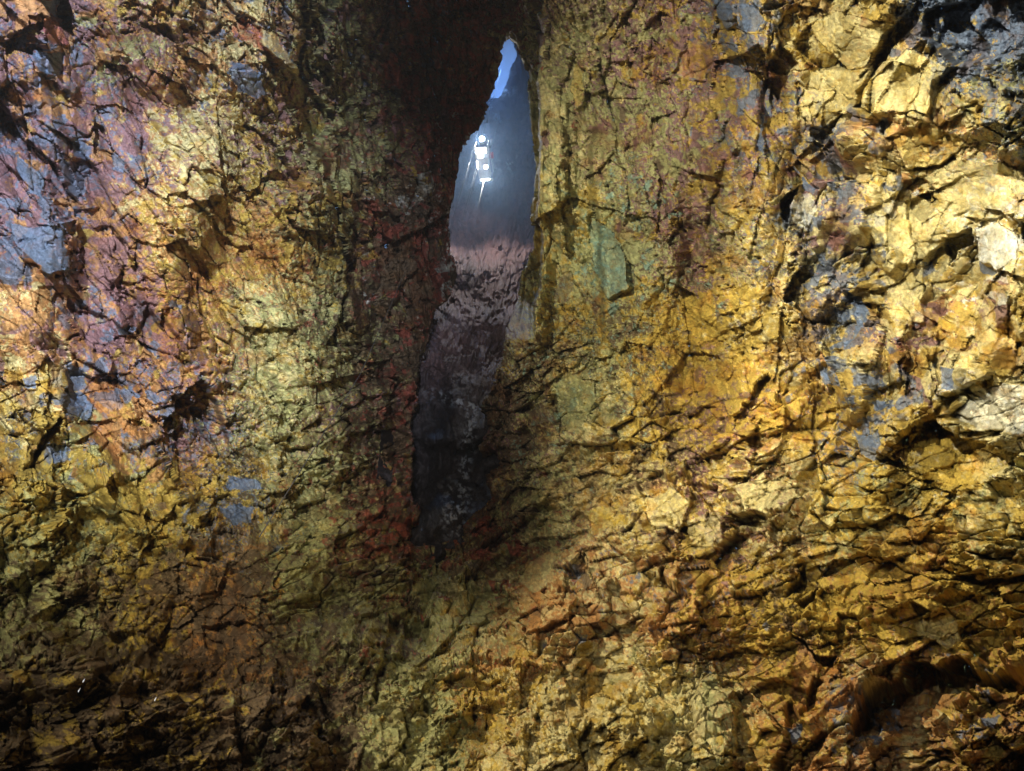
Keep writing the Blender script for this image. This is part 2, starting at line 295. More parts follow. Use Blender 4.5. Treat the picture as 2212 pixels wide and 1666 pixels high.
FEATURES = [
 (fp("487,150 500,128 535,135 562,160 575,205 545,212 505,195"), 6, .1, -.2, 'S', 4, .3),
 (fp("495,60 520,35 600,80 640,150 600,130 560,110 505,85"), 10, .3, .35, 'R', 3, .2),
 (fp("490,0 575,0 560,45 520,30 500,22"), 14, .0, .2, 'P', 3, .2),
 (fp("560,50 600,85 645,150 640,165 590,125 555,95"), 16, -.5, .3, 'P', 3, .2),
 (fp("78,32 125,45 135,100 100,98 78,65"), 10, .1, .1, 'R', 3, .3), (fp("55,30 80,28 78,65 90,85 52,70"), -9, 0, 0, 'B', 3, .2),
 (fp("78,0 130,2 128,38 85,22"), 3, 0, 0, 'S', 3, .4), (fp("75,108 130,118 122,168 80,150"), 3, 0, 0, 'S', 3, .5), (fp("28,75 55,72 65,100 35,105"), 2, 0, 0, 'S', 3, .5),
 (fp("20,478 60,490 132,486 138,592 100,590 60,560 25,520"), 4, 0, .1, 'S', 3, .4), (fp("35,330 60,345 108,392 95,432 60,410 40,375"), 3, 0, 0, 'S', 3, .5),
 (fp("150,300 195,315 190,350 155,340"), 3, 0, 0, 'S', 3, .5), (fp("240,330 270,335 265,375 235,365"), 3, 0, 0, 'S', 3, .5),
 (fp("150,185 195,190 205,270 185,300 150,270"), 8, .2, .1, 'M', 3, .4), (fp("208,255 222,285 212,345 196,330 200,290"), -20, .3, 0, 'B', 4, .4),
 (fp("165,455 215,450 235,520 190,560 170,500"), -16, .3, .1, 'M', 4, .3), (fp("245,495 262,520 285,570 270,580 250,545"), -14, 0, 0, 'B', 3, .3),
 (fp("148,640 170,670 235,680 240,710 215,760 180,730"), -9, .3, .3, 'M', 3, .3), (fp("245,706 275,700 305,703 300,725 255,722"), 3, 0, 0, 'S', 3, .5),
 (fp("300,715 320,665 340,700 372,735 362,800 330,770"), -12, .4, .1, 'M', 3, .3), (fp("345,670 360,700 385,735 375,745 350,705"), -14, 0, 0, 'B', 3, .3), (fp("420,600 440,640 470,720 455,730 430,670"), -12, 0, 0, 'B', 3, .3),
 (fp("122,872 145,845 185,850 208,875 190,905 130,893"), 5, 0, .25, 'S', 3, .3), (fp("135,800 195,812 190,845 150,840"), 2, 0, 0, 'S', 3, .4), (fp("42,808 75,812 78,842 55,838"), 2, 0, 0, 'S', 3, .4), (fp("250,835 285,830 300,860 265,870"), 2, 0, 0, 'S', 3, .4), (fp("300,840 335,845 355,868 320,872"), 2, 0, 0, 'S', 3, .4),
 (fp("72,805 95,775 140,790 147,830 120,862 85,838"), 12, .1, .2, 'Y', 3, .3), (fp("205,870 265,865 300,900 240,915"), 8, 0, .2, 'O', 3, .3),
 (fp("90,940 122,900 132,905 112,942 75,1000 58,1012"), -22, 0, 0, 'B', 4, .3), (fp("430,820 455,850 478,870 492,960 470,985 455,930 425,900"), -22, 0, 0, 'B', 5, .3),
 (fp("100,960 150,955 160,990 120,1000"), 3, 0, 0, 'S', 3, .4), (fp("495,1020 560,1035 575,1060 530,1062 488,1050"), 2, 0, 0, 'S', 3, .4), (fp("472,1085 545,1095 545,1128 500,1135 478,1115"), 2, 0, 0, 'S', 3, .4),
 (fp("440,1360 500,1338 545,1345 585,1365 592,1420 520,1418 445,1402"), -14, 0, .2, 'B', 4, .3),
 (fp("1275,470 1300,480 1345,530 1360,570 1358,622 1310,652 1290,590 1270,520"), 13, .25, .12, 'C', 3, .25), (fp("1290,655 1372,618 1378,634 1305,672"), -8, 0, .6, 'O', 3, .2), (fp("1358,560 1375,570 1380,612 1362,622"), -16, 0, 0, 'B', 3, .2),
 (fp("1200,600 1225,590 1238,620 1220,652 1198,642"), -3, .3, .2, 'B', 3, .3), (fp("1185,832 1230,805 1280,825 1296,862 1270,912 1225,932 1205,890"), 12, .1, .12, 'G', 3, .3), (fp("1130,895 1190,870 1205,905 1160,925"), 8, 0, .2, 'B', 3, .3),
 (fp("1230,200 1240,130 1262,150 1258,215 1240,240"), 8, -.3, .1, 'Y', 3, .3), (fp("1170,150 1215,220 1225,262 1180,240"), 7, -.3, .1, 'P', 3, .4),
 (fp("1540,0 1582,0 1600,55 1575,70 1548,40"), 2, 0, 0, 'S', 3, .4), (fp("1600,0 1630,5 1648,45 1635,72 1612,68"), 2, 0, 0, 'S', 3, .4), (fp("1500,85 1540,100 1520,180 1455,160 1470,120"), 6, 0, 0, 'O', 3, .5),
 (fp("1672,55 1712,0 1725,20 1704,62 1718,100 1690,92"), -12, .5, 0, 'Y', 3, .3), (fp("1655,150 1683,92 1722,138 1700,160 1680,165"), -24, 0, 0, 'B', 4, .2), (fp("1662,175 1690,165 1685,215 1672,235"), -20, .3, 0, 'B', 3, .2),
 (fp("1930,52 1985,0 2002,8 1962,72 1917,122 1892,168 1876,232 1862,226 1880,150 1905,90"), -26, .2, .1, 'O', 5, .2),
 (fp("1748,32 1830,25 1930,50 1905,85 1875,140 1830,150 1765,85"), 12, .1, .08, 'P', 3, .25), (fp("1725,165 1770,150 1860,150 1872,215 1840,240 1730,252"), 5, .06, .05, 'P', 3, .35),
 (fp("1892,238 1900,165 1960,106 2060,140 2030,172 2008,250 1960,245"), 16, .15, .05, 'P', 3, .25), (fp("2012,185 2060,146 2078,142 2045,200 2018,262 2008,250"), -16, 0, 0, 'B', 4, .25),
 (fp("1995,25 2212,-40 2400,-40 2400,120 2212,108 2100,130 2070,136 2040,112 2000,80"), -34, .0, .1, 'S', 8, .6),
 (fp("1780,288 1830,245 1862,242 1850,262 1800,292"), -18, 0, 0, 'B', 3, .2), (fp("1745,355 1790,310 1808,320 1765,360"), -10, 0, .3, 'Y', 3, .3),
 (fp("1945,372 2060,352 2140,340 2212,378 2260,420 2120,425 2040,402"), 12, .0, -.35, 'P', 4, .25), (fp("2030,402 2110,397 2195,430 2150,475 2060,472 2020,450"), 4, 0, .1, 'P', 3, .4),
 (fp("1868,452 1960,412 2092,482 1992,560 1930,542 1880,500"), 9, .05, .1, 'P', 3, .25), (fp("1930,300 2020,262 2080,300 2050,345 1960,365"), 7, -.1, .15, 'Y', 3, .3),
 (fp("2033,518 2092,495 2092,530 2062,545 2042,578"), -30, .2, .2, 'B', 3, .2), (fp("2098,500 2150,480 2200,508 2198,560 2152,582 2110,562"), 14, .05, .15, 'W', 4, .3), (fp("2105,560 2150,585 2140,600 2110,585"), -6, 0, 0, 'S', 3, .3),
 (fp("1684,435 1722,402 1716,440 1702,482 1688,472"), -30, 0, 0, 'B', 3, .2), (fp("1714,432 1750,408 1768,455 1745,502 1715,480"), 6, .1, .1, 'W', 4, .5), (fp("1635,240 1650,248 1650,330 1635,325"), 1, 0, 0, 'S', 3, .3), (fp("1520,490 1535,430 1548,395 1560,400 1542,470 1530,510"), -14, 0, 0, 'B', 3, .3),
 (fp("1832,628 1868,640 1885,682 1862,722 1840,765 1848,700"), 1, 0, 0, 'S', 3, .4), (fp("1798,662 1842,670 1846,702 1815,702"), 1, 0, 0, 'S', 3, .4), (fp("1768,540 1790,545 1785,582 1770,575"), 1, 0, 0, 'S', 3, .4), (fp("1700,345 1755,395 1780,410 1740,420 1725,380"), 1, 0, 0, 'S', 3, .4),
 (fp("1772,800 1806,790 1806,832 1780,837"), 1, 0, 0, 'S', 3, .4), (fp("1845,925 1880,940 1902,930 1908,960 1892,1002 1862,985"), 1, 0, 0, 'S', 3, .4), (fp("1882,842 1952,822 1935,865 1895,885"), -14, 0, .3, 'B', 3, .3), (fp("1884,868 1912,862 1925,880 1890,895"), 0, 0, 0, 'S', 3, .4),
 (fp("2058,902 2110,850 2170,828 2260,840 2260,925 2150,932 2090,918"), 9, .05, -.1, 'W', 4, .3), (fp("1955,965 2040,938 2160,958 2182,1010 2085,1062 1962,1022"), 12, .02, .12, 'Y', 4, .35),
 (fp("2030,790 2082,802 2070,850 2042,842"), -6, 0, 0, 'S', 3, .4), (fp("2040,852 2077,857 2062,895"), -14, 0, 0, 'B', 3, .3), (fp("1900,600 1990,560 2000,700 1930,690"), 6, 0, .1, 'P', 3, .35), (fp("1985,640 2065,710 2060,735 1975,660"), 10, 0, 0, 'Y', 3, .3),
 (fp("1594,1052 1630,1040 1700,1050 1742,1085 1665,1112 1612,1110"), 20, .05, .12, 'P', 3, .2), (fp("1572,1112 1665,1114 1660,1142 1600,1136"), -22, 0, 0, 'B', 3, .2),
 (fp("1378,1042 1430,1020 1462,1050 1440,1080 1390,1080"), -22, 0, 0, 'B', 4, .2), (fp("1498,1042 1560,1060 1577,1112 1558,1132 1530,1092"), -22, 0, 0, 'B', 4, .2), (fp("1668,1120 1697,1142 1690,1167 1668,1160"), -18, 0, 0, 'B', 3, .2),
 (fp("1390,1082 1450,1060 1492,1092 1470,1152 1410,1140"), 12, .1, .2, 'P', 3, .25), (fp("1480,1122 1555,1110 1572,1172 1500,1202"), 10, .1, .2, 'P', 3, .25), (fp("1270,1110 1340,1090 1370,1140 1290,1160"), 9, 0, .3, 'Y', 3, .3),
 (fp("1120,1215 1190,1190 1200,1250 1150,1282 1118,1255"), 9, .1, .1, 'P', 3, .3), (fp("1187,1190 1240,1165 1250,1188 1197,1217"), -13, 0, 0, 'B', 3, .2), (fp("1120,1290 1180,1280 1240,1292 1225,1362 1150,1360"), 3, .1, .1, 'O', 4, .5),
 (fp("1000,1185 1040,1175 1085,1188 1060,1205 1005,1210"), 5, 0, 0, 'R', 3, .4), (fp("874,1348 925,1344 932,1400 902,1435 870,1402"), -20, 0, .2, 'B', 4, .3), (fp("1045,1535 1090,1540 1097,1600 1050,1612"), 3, 0, 0, 'Y', 3, .3),
 (fp("955,1466 1000,1455 1060,1472 1085,1468 1060,1490 980,1487"), -16, 0, 0, 'B', 4, .3), (fp("1168,1362 1210,1344 1228,1340 1202,1362 1182,1400 1165,1422"), -18, 0, 0, 'B', 3, .3), (fp("845,1330 864,1340 852,1400 836,1460 815,1522 806,1500 828,1420"), -16, 0, 0, 'B', 4, .3),
 (fp("790,1400 880,1240 1000,1190 1050,1100 1120,1090 1220,1110 1320,1060 1400,1100 1420,1160 1560,1120 1800,1200 1800,1290 1420,1235 1240,1230 1100,1320 1000,1350 900,1450 780,1460", *Q), -76, 0, 0, 'B', 6, .5),
 (fp("430,1290 460,1290 512,1392 430,1430", *Q), -46, 0, 0, 'B', 4, .2), (fp("465,980 540,1000 600,1072 690,1050 690,1112 620,1122 560,1030", *Q), -30, 0, 0, 'B', 4, .3), (fp("585,1170 625,1200 570,1320 510,1352", *Q), -28, 0, 0, 'B', 4, .3),
 (fp("700,850 800,860 835,930 740,922 720,1000 692,990", *Q), -28, 0, 0, 'B', 4, .3), (fp("480,790 600,690 560,770 520,820", *Q), -24, 0, 0, 'B', 4, .3), (fp("1600,1740 1640,1560 1800,1480 1800,1800 1500,1800", *Q), -46, 0, 0, 'B', 5, .3),
 (fp("1130,1560 1250,1540 1330,1560 1420,1650 1200,1610", *Q), -30, 0, 0, 'B', 4, .3), (fp("1090,780 1200,830 1130,862", *Q), -20, 0, 0, 'B', 3, .3), (fp("500,630 540,590 515,700 430,745", *Q), -24, 0, 0, 'B', 4, .3), (fp("500,1560 620,1470 780,1420 640,1500 540,1676 500,1640", *Q), -30, 0, 0, 'B', 4, .3),
 (fp("1200,680 1440,660 1676,640 1800,650 1676,680 1400,690", *Q), -20, 0, 0, 'B', 4, .3), (fp("1400,540 1470,540 1640,560 1640,572 1450,560", *Q), -14, 0, 0, 'B', 3, .3),
 (fp("430,1440 520,1410 512,1500 470,1522", *Q), 2, 0, 0, 'S', 3, .4), (fp("850,1440 940,1470 930,1532 880,1520", *Q), 2, 0, 0, 'S', 3, .4), (fp("1440,1390 1555,1378 1522,1462 1460,1440", *Q), 2, 0, 0, 'S', 3, .4),
 (fp("880,905 960,870 1040,1090 1032,1192 990,1182 950,1050", *Q), 16, .3, .1, 'Y', 3, .25), (fp("1100,885 1300,850 1335,980 1272,1032 1120,950", *Q), 14, .1, .12, 'P', 3, .25),
 (fp("-40,1230 100,1290 200,1420 182,1590 -40,1610", *Q), 9, .1, .1, '', 4, .5), (fp("100,1288 250,1400 385,1600 365,1740 300,1640 200,1420", *Q), 13, -.4, .2, 'Y', 3, .25), (fp("480,1010 560,1030 612,1110 600,1180 540,1260 470,1120", *Q), 8, .1, .2, 'O', 3, .3),
]
for f in FEATURES: feature(*f)
def fi(x, y):
    for k, f in enumerate(FEATURES):
        px = [p[0] for p in f[0]]; py = [p[1] for p in f[0]]
        if abs(sum(px)/len(px)-x) < 30 and abs(sum(py)/len(py)-y) < 30: return k
    raise ValueError((x, y))
BOULDERS = [(fi(535, 170), "dark slate grey boulder bulging from the upper left wall"), (fi(557, 95), "rust red angular block between a yellow slab and the slate boulder"),
 (fi(103, 75), "pinkish red squared block near the top left corner"), (fi(1325, 560), "grey green wedge shaped boulder right of the cleft"),
 (fi(1240, 868), "pale olive rounded boulder low on the right edge of the cleft"), (fi(2150, 530), "whitish rounded boulder beside a dark pocket at the right edge"),
 (fi(1976, 190), "large pale yellow slab right of the diagonal shadowed gap"), (fi(1650, 1075), "pale gold block jutting over a black hollow in the lower right wall"),
 (fi(1440, 1100), "pale broken block below a black pocket, left of the jutting gold block"), (fi(165, 878), "dark slate boulder under a golden knob on the left wall"), (fi(110, 815), "golden knob of rock above the slate boulder on the left wall"),
 (fi(1850, 85), "broad pale slab left of the diagonal shadowed gap")]

# ------------------------------------------------------------------ colour of the rock
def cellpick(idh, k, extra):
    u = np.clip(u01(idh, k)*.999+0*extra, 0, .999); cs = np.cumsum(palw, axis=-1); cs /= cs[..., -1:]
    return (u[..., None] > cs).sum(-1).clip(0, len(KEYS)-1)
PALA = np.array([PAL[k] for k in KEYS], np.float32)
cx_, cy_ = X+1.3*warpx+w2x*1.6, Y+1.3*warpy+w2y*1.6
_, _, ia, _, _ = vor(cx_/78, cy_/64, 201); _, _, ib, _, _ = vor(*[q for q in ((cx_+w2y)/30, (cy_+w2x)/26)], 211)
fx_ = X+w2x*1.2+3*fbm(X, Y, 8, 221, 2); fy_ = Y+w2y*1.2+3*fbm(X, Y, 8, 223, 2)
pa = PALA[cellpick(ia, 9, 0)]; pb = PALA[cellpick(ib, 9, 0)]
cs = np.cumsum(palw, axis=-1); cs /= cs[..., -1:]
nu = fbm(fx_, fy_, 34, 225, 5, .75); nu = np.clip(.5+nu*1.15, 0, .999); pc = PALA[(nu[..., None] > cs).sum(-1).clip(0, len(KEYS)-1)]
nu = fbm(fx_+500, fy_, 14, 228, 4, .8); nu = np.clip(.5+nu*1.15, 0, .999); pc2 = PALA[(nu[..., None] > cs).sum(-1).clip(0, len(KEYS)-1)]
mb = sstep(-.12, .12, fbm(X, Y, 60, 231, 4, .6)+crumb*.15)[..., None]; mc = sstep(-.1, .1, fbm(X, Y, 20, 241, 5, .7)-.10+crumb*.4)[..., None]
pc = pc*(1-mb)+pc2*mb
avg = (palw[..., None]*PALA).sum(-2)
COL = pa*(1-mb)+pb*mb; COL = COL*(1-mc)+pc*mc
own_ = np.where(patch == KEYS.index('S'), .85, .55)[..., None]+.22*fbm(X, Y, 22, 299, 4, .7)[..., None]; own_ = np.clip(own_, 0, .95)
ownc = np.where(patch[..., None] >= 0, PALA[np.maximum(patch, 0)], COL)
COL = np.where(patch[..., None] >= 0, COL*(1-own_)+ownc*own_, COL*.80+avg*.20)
COL *= (1+.34*fbm(X, Y, 18, 251, 5, .7)+.30*fbm(X, Y, 90, 257, 4, .6))[..., None]
rust = np.interp(Y, [0, 900, 1300], [1, 1, .5])[..., None].astype(np.float32)*(sstep(.05, .4, fbm(X+w2x*2, Y+w2y*2, 70, 259, 5, .65)))[..., None]*.6*(patch[..., None] < 0); COL = COL*(1-rust)+(COL*np.array([.62, .42, .30], np.float32)+np.array([.04, .012, .004], np.float32))*rust
stain = sstep(.25, .6, fbm(*rot(hx, hy, 30, .7, 1.), 44, 263, 4, .6))[..., None]*.45
COL = COL*(1-stain)+COL*np.array([1.1, .8, .45], np.float32)*stain
COL = COL*(1-SL[..., None]*.6)  # rim of the cleft darkened in its colour to hold down the lamplight
# slightly stronger saturation
lum = COL.mean(-1, keepdims=True); COL = lum+1.05*(COL-lum); COL = np.clip(COL, .008, .85)

Pb = D*Rb[..., None]
R0 = R0*(1-out)+out*28.0; N = normals(D*R0[..., None])
N = unit(N*.10-D*.90)
HH = H*(1.2-.42*sstep(520, 200, X)*sstep(900, 600, Y)+.25*sstep(1300, 1600, X)*sstep(950, 1200, Y))*(1-out*.7)
V = Pb + N*(HH*np.minimum(Rb, 62)/F*1.0)[..., None]
V = V.astype(np.float32)

# ------------------------------------------------------------------ materials
def mat(name, base, rough=.8, metal=0., noise=0, bump=0., emis=None, estr=0.):
    m = bpy.data.materials.new(name); m.use_nodes = True; n = m.node_tree.nodes; l = m.node_tree.links; b = n["Principled BSDF"]
    b.inputs["Base Color"].default_value = (*base, 1); b.inputs["Roughness"].default_value = rough; b.inputs["Metallic"].default_value = metal
    t = n.new("ShaderNodeTexNoise"); t.inputs["Scale"].default_value = noise or 8; t.inputs["Detail"].default_value = 6
    mx = n.new("ShaderNodeMix"); mx.data_type = 'RGBA'; mx.blend_type = 'MULTIPLY'; mx.inputs[0].default_value = .5; mx.inputs[6].default_value = (*base, 1)
    l.new(t.outputs[0], mx.inputs[7]); l.new(mx.outputs[2], b.inputs["Base Color"])
    if emis: b.inputs["Emission Color"].default_value = (*emis, 1); b.inputs["Emission Strength"].default_value = estr
    return m
def rockmat(name):
    m = bpy.data.materials.new(name); m.use_nodes = True; n = m.node_tree.nodes; l = m.node_tree.links; b = n["Principled BSDF"]
    at = n.new("ShaderNodeAttribute"); at.attribute_name = "mineral"
    uv = n.new("ShaderNodeAttribute"); uv.attribute_name = "bed"
    def tex(scale, det, dist=0.):
        t = n.new("ShaderNodeTexNoise"); t.inputs["Scale"].default_value = scale; t.inputs["Detail"].default_value = det; t.inputs["Roughness"].default_value = .65; t.inputs["Distortion"].default_value = dist
        l.new(uv.outputs["Vector"], t.inputs["Vector"]); return t
    t1 = tex(.14, 8, .6); t2 = tex(.45, 6)
    r1 = n.new("ShaderNodeMapRange"); r1.inputs[1].default_value = .3; r1.inputs[2].default_value = .72; r1.inputs[3].default_value = .55; r1.inputs[4].default_value = 1.4
    l.new(t1.outputs[0], r1.inputs[0])
    vm = n.new("ShaderNodeVectorMath"); vm.operation = 'SCALE'; l.new(at.outputs["Color"], vm.inputs[0]); l.new(r1.outputs[0], vm.inputs[3])
    mx = n.new("ShaderNodeMix"); mx.data_type = 'RGBA'; mx.blend_type = 'MIX'
    t3 = tex(.06, 9, 1.2); rp = n.new("ShaderNodeMapRange"); rp.inputs[1].default_value = .56; rp.inputs[2].default_value = .64; rp.inputs[3].default_value = 0; rp.inputs[4].default_value = .5
    l.new(t3.outputs[0], rp.inputs[0]); l.new(rp.outputs[0], mx.inputs[0]); l.new(vm.outputs[0], mx.inputs[6])
    hs = n.new("ShaderNodeMix"); hs.data_type = 'RGBA'; hs.blend_type = 'MULTIPLY'; hs.inputs[0].default_value = 1; l.new(vm.outputs[0], hs.inputs[6]); hs.inputs[7].default_value = (.75, .5, .35, 1)
    l.new(hs.outputs[2], mx.inputs[7]); l.new(mx.outputs[2], b.inputs["Base Color"])
    bp = n.new("ShaderNodeBump"); bp.inputs["Strength"].default_value = .75; bp.inputs["Distance"].default_value = .06
    vt = n.new("ShaderNodeTexVoronoi"); vt.feature = 'DISTANCE_TO_EDGE'; vt.inputs["Scale"].default_value = .12; l.new(uv.outputs["Vector"], vt.inputs["Vector"])
    ad = n.new("ShaderNodeMath"); ad.operation = 'ADD'; l.new(t1.outputs[0], ad.inputs[0]); l.new(t2.outputs[0], ad.inputs[1])
    l.new(ad.outputs[0], bp.inputs["Height"]); l.new(bp.outputs[0], b.inputs["Normal"])
    rr_ = n.new("ShaderNodeMapRange"); rr_.inputs[3].default_value = .45; rr_.inputs[4].default_value = .9; l.new(t2.outputs[0], rr_.inputs[0]); l.new(rr_.outputs[0], b.inputs["Roughness"])
    b.inputs["Specular IOR Level"].default_value = .35
    return m
ROCK = rockmat("mineral_rock")
def mesh_from_grid(name, V, COL, Xa, Ya, keep=None, material=ROCK):
    ny, nx = V.shape[:2]; idx = np.arange(ny*nx, dtype=np.int32).reshape(ny, nx)
    q = np.stack([idx[:-1, :-1], idx[1:, :-1], idx[1:, 1:], idx[:-1, 1:]], -1).reshape(-1, 4)
    if keep is not None:
        q = q[keep[:-1, :-1].ravel()]
    used = np.zeros(ny*nx, bool); used[q.ravel()] = True; re = np.cumsum(used)-1; q = re[q].astype(np.int32)
    v = V.reshape(-1, 3)[used]; c = COL.reshape(-1, 3)[used]; u = np.stack([Xa.ravel()[used], Ya.ravel()[used], np.zeros(used.sum(), np.float32)], -1)
    me = bpy.data.meshes.new(name); me.vertices.add(len(v)); me.vertices.foreach_set("co", v.ravel().astype(np.float32))
    me.loops.add(q.size); me.loops.foreach_set("vertex_index", q.ravel()); me.polygons.add(len(q))
    me.polygons.foreach_set("loop_start", np.arange(0, q.size, 4, dtype=np.int32)); me.update(calc_edges=True)
    a = me.attributes.new("mineral", 'FLOAT_VECTOR', 'POINT'); a.data.foreach_set("vector", c.ravel().astype(np.float32))
    a = me.attributes.new("bed", 'FLOAT_VECTOR', 'POINT'); a.data.foreach_set("vector", u.ravel().astype(np.float32))
    me.materials.append(material); o = bpy.data.objects.new(name, me); S.collection.objects.link(o); return o
Vfront = V.copy()
for k_, lab in BOULDERS:
    sdb = segs_sd(FEATURES[k_][0], CURX, CURY) if False else None
    poly = FEATURES[k_][0]; px = [p[0] for p in poly]; py = [p[1] for p in poly]
    j0, j1 = np.searchsorted(xs, [min(px)-12, max(px)+12]); i0, i1 = np.searchsorted(ys, [min(py)-12, max(py)+12]); sl = (slice(i0, i1), slice(j0, j1))
    mm = (segs_sd(poly, CURX[sl], CURY[sl]) > 1.0)[..., None]; V[sl] = V[sl]+np.where(mm, D[sl]*.25, 0)
keep = (sd < 1.5)
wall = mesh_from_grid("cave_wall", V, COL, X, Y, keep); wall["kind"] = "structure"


# inner wall of the shaft, a skin of its own that closes on the cave wall behind the lips of the cleft
RI_ = [(1095, 70, 116), (1095, 130, 112), (1095, 200, 101), (1050, 300, 97), (1140, 300, 97), (1000, 380, 94), (1100, 400, 94), (1150, 450, 84), (1000, 480, 79), (1060, 520, 73), (1130, 560, 67), (990, 600, 62), (1060, 620, 60),
 (1000, 720, 52), (1080, 720, 51), (1020, 830, 44), (940, 800, 47), (940, 870, 42), (1000, 900, 39.6), (1020, 1000, 34.4), (990, 1100, 31), (980, 1160, 29.5), (900, 900, 44), (900, 1100, 36), (1100, 1000, 38)]
gx = np.arange(800, 1262, 1.5, dtype=np.float32); gy = np.arange(-10, 1262, 1.6, dtype=np.float32); GX, GY = np.meshgrid(gx, gy)
RI = interp([p[0] for p in RI_], [p[1] for p in RI_], [p[2] for p in RI_], GX, GY, 42.)[..., 0]
jx = np.clip(np.searchsorted(xs, gx), 0, NX-1); jy = np.clip(np.searchsorted(ys, gy), 0, NY-1); RO = (R+HH*R/F)[np.ix_(jy, jx)]
isd = segs_sd(SLIT, GX, GY); close = sstep(22, 78, -isd); ledge_ = sstep(1, 9, segs_sd([(978, 330), (1010, 380), (1052, 470), (1060, 560), (1030, 590), (985, 560), (960, 470)], GX+6*fbm(GX, GY, 30, 611, 4), GY))
RO = blur(RO.copy(), 40); RI = np.maximum(RI, RO+4.); RI = RI*(1-close)+(RO+4.5)*close
DI = direction(GX.astype(np.float64), GY.astype(np.float64)); NI = unit(normals(DI*blur(RI.copy(), 8)[..., None])*.25-DI*.75)
hole = segs_sd(HOLE, GX+6*fbm(GX, GY, 16, 613, 4, .7), GY+5*fbm(GX, GY, 14, 617, 4, .7)); HI = inner_relief(GX, GY)*(1-close)
VI = (DI*RI[..., None]+NI*(HI*np.minimum(RI, 70)/F)[..., None]).astype(np.float32)
ci = np.array([.20, .13, .125], np.float32)*(1+.85*fbm(GX, GY*.5, 26, 271, 5, .7)).clip(.25, 1.7)[..., None]
mr = (sstep(.0, .25, fbm(GX, GY, 50, 277, 4)-.1)*.3+sstep(620, 380, GY+60*fbm(GX, GY, 60, 619, 3))*.6)[..., None].clip(0, 1); ci = ci*(1-mr)+np.array([.19, .08, .07], np.float32)*mr
mb2 = sstep(690, 930, GY+90*fbm(GX, GY, 60, 621, 5, .6))[..., None]*.93; ci = ci*(1-mb2)+np.array([.028, .026, .03], np.float32)*mb2  # lower chute painted near black, shade put into the colour
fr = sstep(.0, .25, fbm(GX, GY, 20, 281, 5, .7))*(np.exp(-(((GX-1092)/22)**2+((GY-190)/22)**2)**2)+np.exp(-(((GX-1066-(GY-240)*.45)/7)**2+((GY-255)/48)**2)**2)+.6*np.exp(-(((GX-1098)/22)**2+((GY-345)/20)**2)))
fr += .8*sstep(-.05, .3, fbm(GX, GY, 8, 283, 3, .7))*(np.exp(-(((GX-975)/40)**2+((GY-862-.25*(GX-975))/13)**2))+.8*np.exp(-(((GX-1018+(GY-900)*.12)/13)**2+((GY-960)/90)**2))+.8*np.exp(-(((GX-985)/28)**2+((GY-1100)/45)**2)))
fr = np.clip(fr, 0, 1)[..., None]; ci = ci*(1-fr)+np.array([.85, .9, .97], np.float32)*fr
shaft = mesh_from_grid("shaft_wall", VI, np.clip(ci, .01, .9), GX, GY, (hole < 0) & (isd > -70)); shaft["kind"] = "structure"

# ------------------------------------------------------------------ boulders set in the wall
def boulder(poly, label, cat="boulder", push=.35):
    px = [p[0] for p in poly]; py = [p[1] for p in poly]
    j0, j1 = np.searchsorted(xs, [min(px)-12, max(px)+12]); i0, i1 = np.searchsorted(ys, [min(py)-12, max(py)+12]); sl = (slice(i0, i1), slice(j0, j1))
    sd = segs_sd(poly, CURX[sl], CURY[sl]); kp = (sd > 0); ny, nx = kp.shape; idx = np.arange(ny*nx).reshape(ny, nx)
    fm = kp[:-1, :-1] & kp[1:, :-1] & kp[1:, 1:] & kp[:-1, 1:]
    q = np.stack([idx[:-1, :-1], idx[1:, :-1], idx[1:, 1:], idx[:-1, 1:]], -1)[fm]
    used = np.zeros(ny*nx, bool); used[q.ravel()] = True; re = np.cumsum(used)-1; q = re[q]; n = int(used.sum())
    v = Vfront[sl].reshape(-1, 3)[used]; d = D[sl].reshape(-1, 3)[used]; c = COL[sl].reshape(-1, 3)[used]; u = np.stack([X[sl].ravel()[used], Y[sl].ravel()[used], np.zeros(n)], -1)
    cen = v.mean(0); back = v+d*push; back = back+(cen+d.mean(0)*push-back)*.06
    e = np.concatenate([q[:, [0, 1]], q[:, [1, 2]], q[:, [2, 3]], q[:, [3, 0]]]); key = np.minimum(e[:, 0], e[:, 1])*n+np.maximum(e[:, 0], e[:, 1])
    uq, inv, cnt = np.unique(key, return_inverse=True, return_counts=True); be = e[cnt[inv.ravel()] == 1]
    side = np.stack([be[:, 1], be[:, 0], be[:, 0]+n, be[:, 1]+n], -1)
    Q_ = np.concatenate([q, q[:, ::-1]+n, side]).astype(np.int32); VV = np.concatenate([v, back]); base = (cen+d.mean(0)*push)
    me = bpy.data.meshes.new("boulder"); me.vertices.add(2*n); me.vertices.foreach_set("co", (VV-base).ravel().astype(np.float32))
    me.loops.add(Q_.size); me.loops.foreach_set("vertex_index", Q_.ravel()); me.polygons.add(len(Q_)); me.polygons.foreach_set("loop_start", np.arange(0, Q_.size, 4, dtype=np.int32)); me.update(calc_edges=True)
    a = me.attributes.new("mineral", 'FLOAT_VECTOR', 'POINT'); a.data.foreach_set("vector", np.concatenate([c, c]).ravel().astype(np.float32))
    a = me.attributes.new("bed", 'FLOAT_VECTOR', 'POINT'); a.data.foreach_set("vector", np.concatenate([u, u+7]).ravel().astype(np.float32))
    me.materials.append(ROCK); o = bpy.data.objects.new("boulder", me); S.collection.objects.link(o); o.location = base
    o["label"] = label; o["category"] = cat; o["group"] = "boulders wedged in the cave wall"
for k_, lab in BOULDERS: boulder(FEATURES[k_][0], lab)

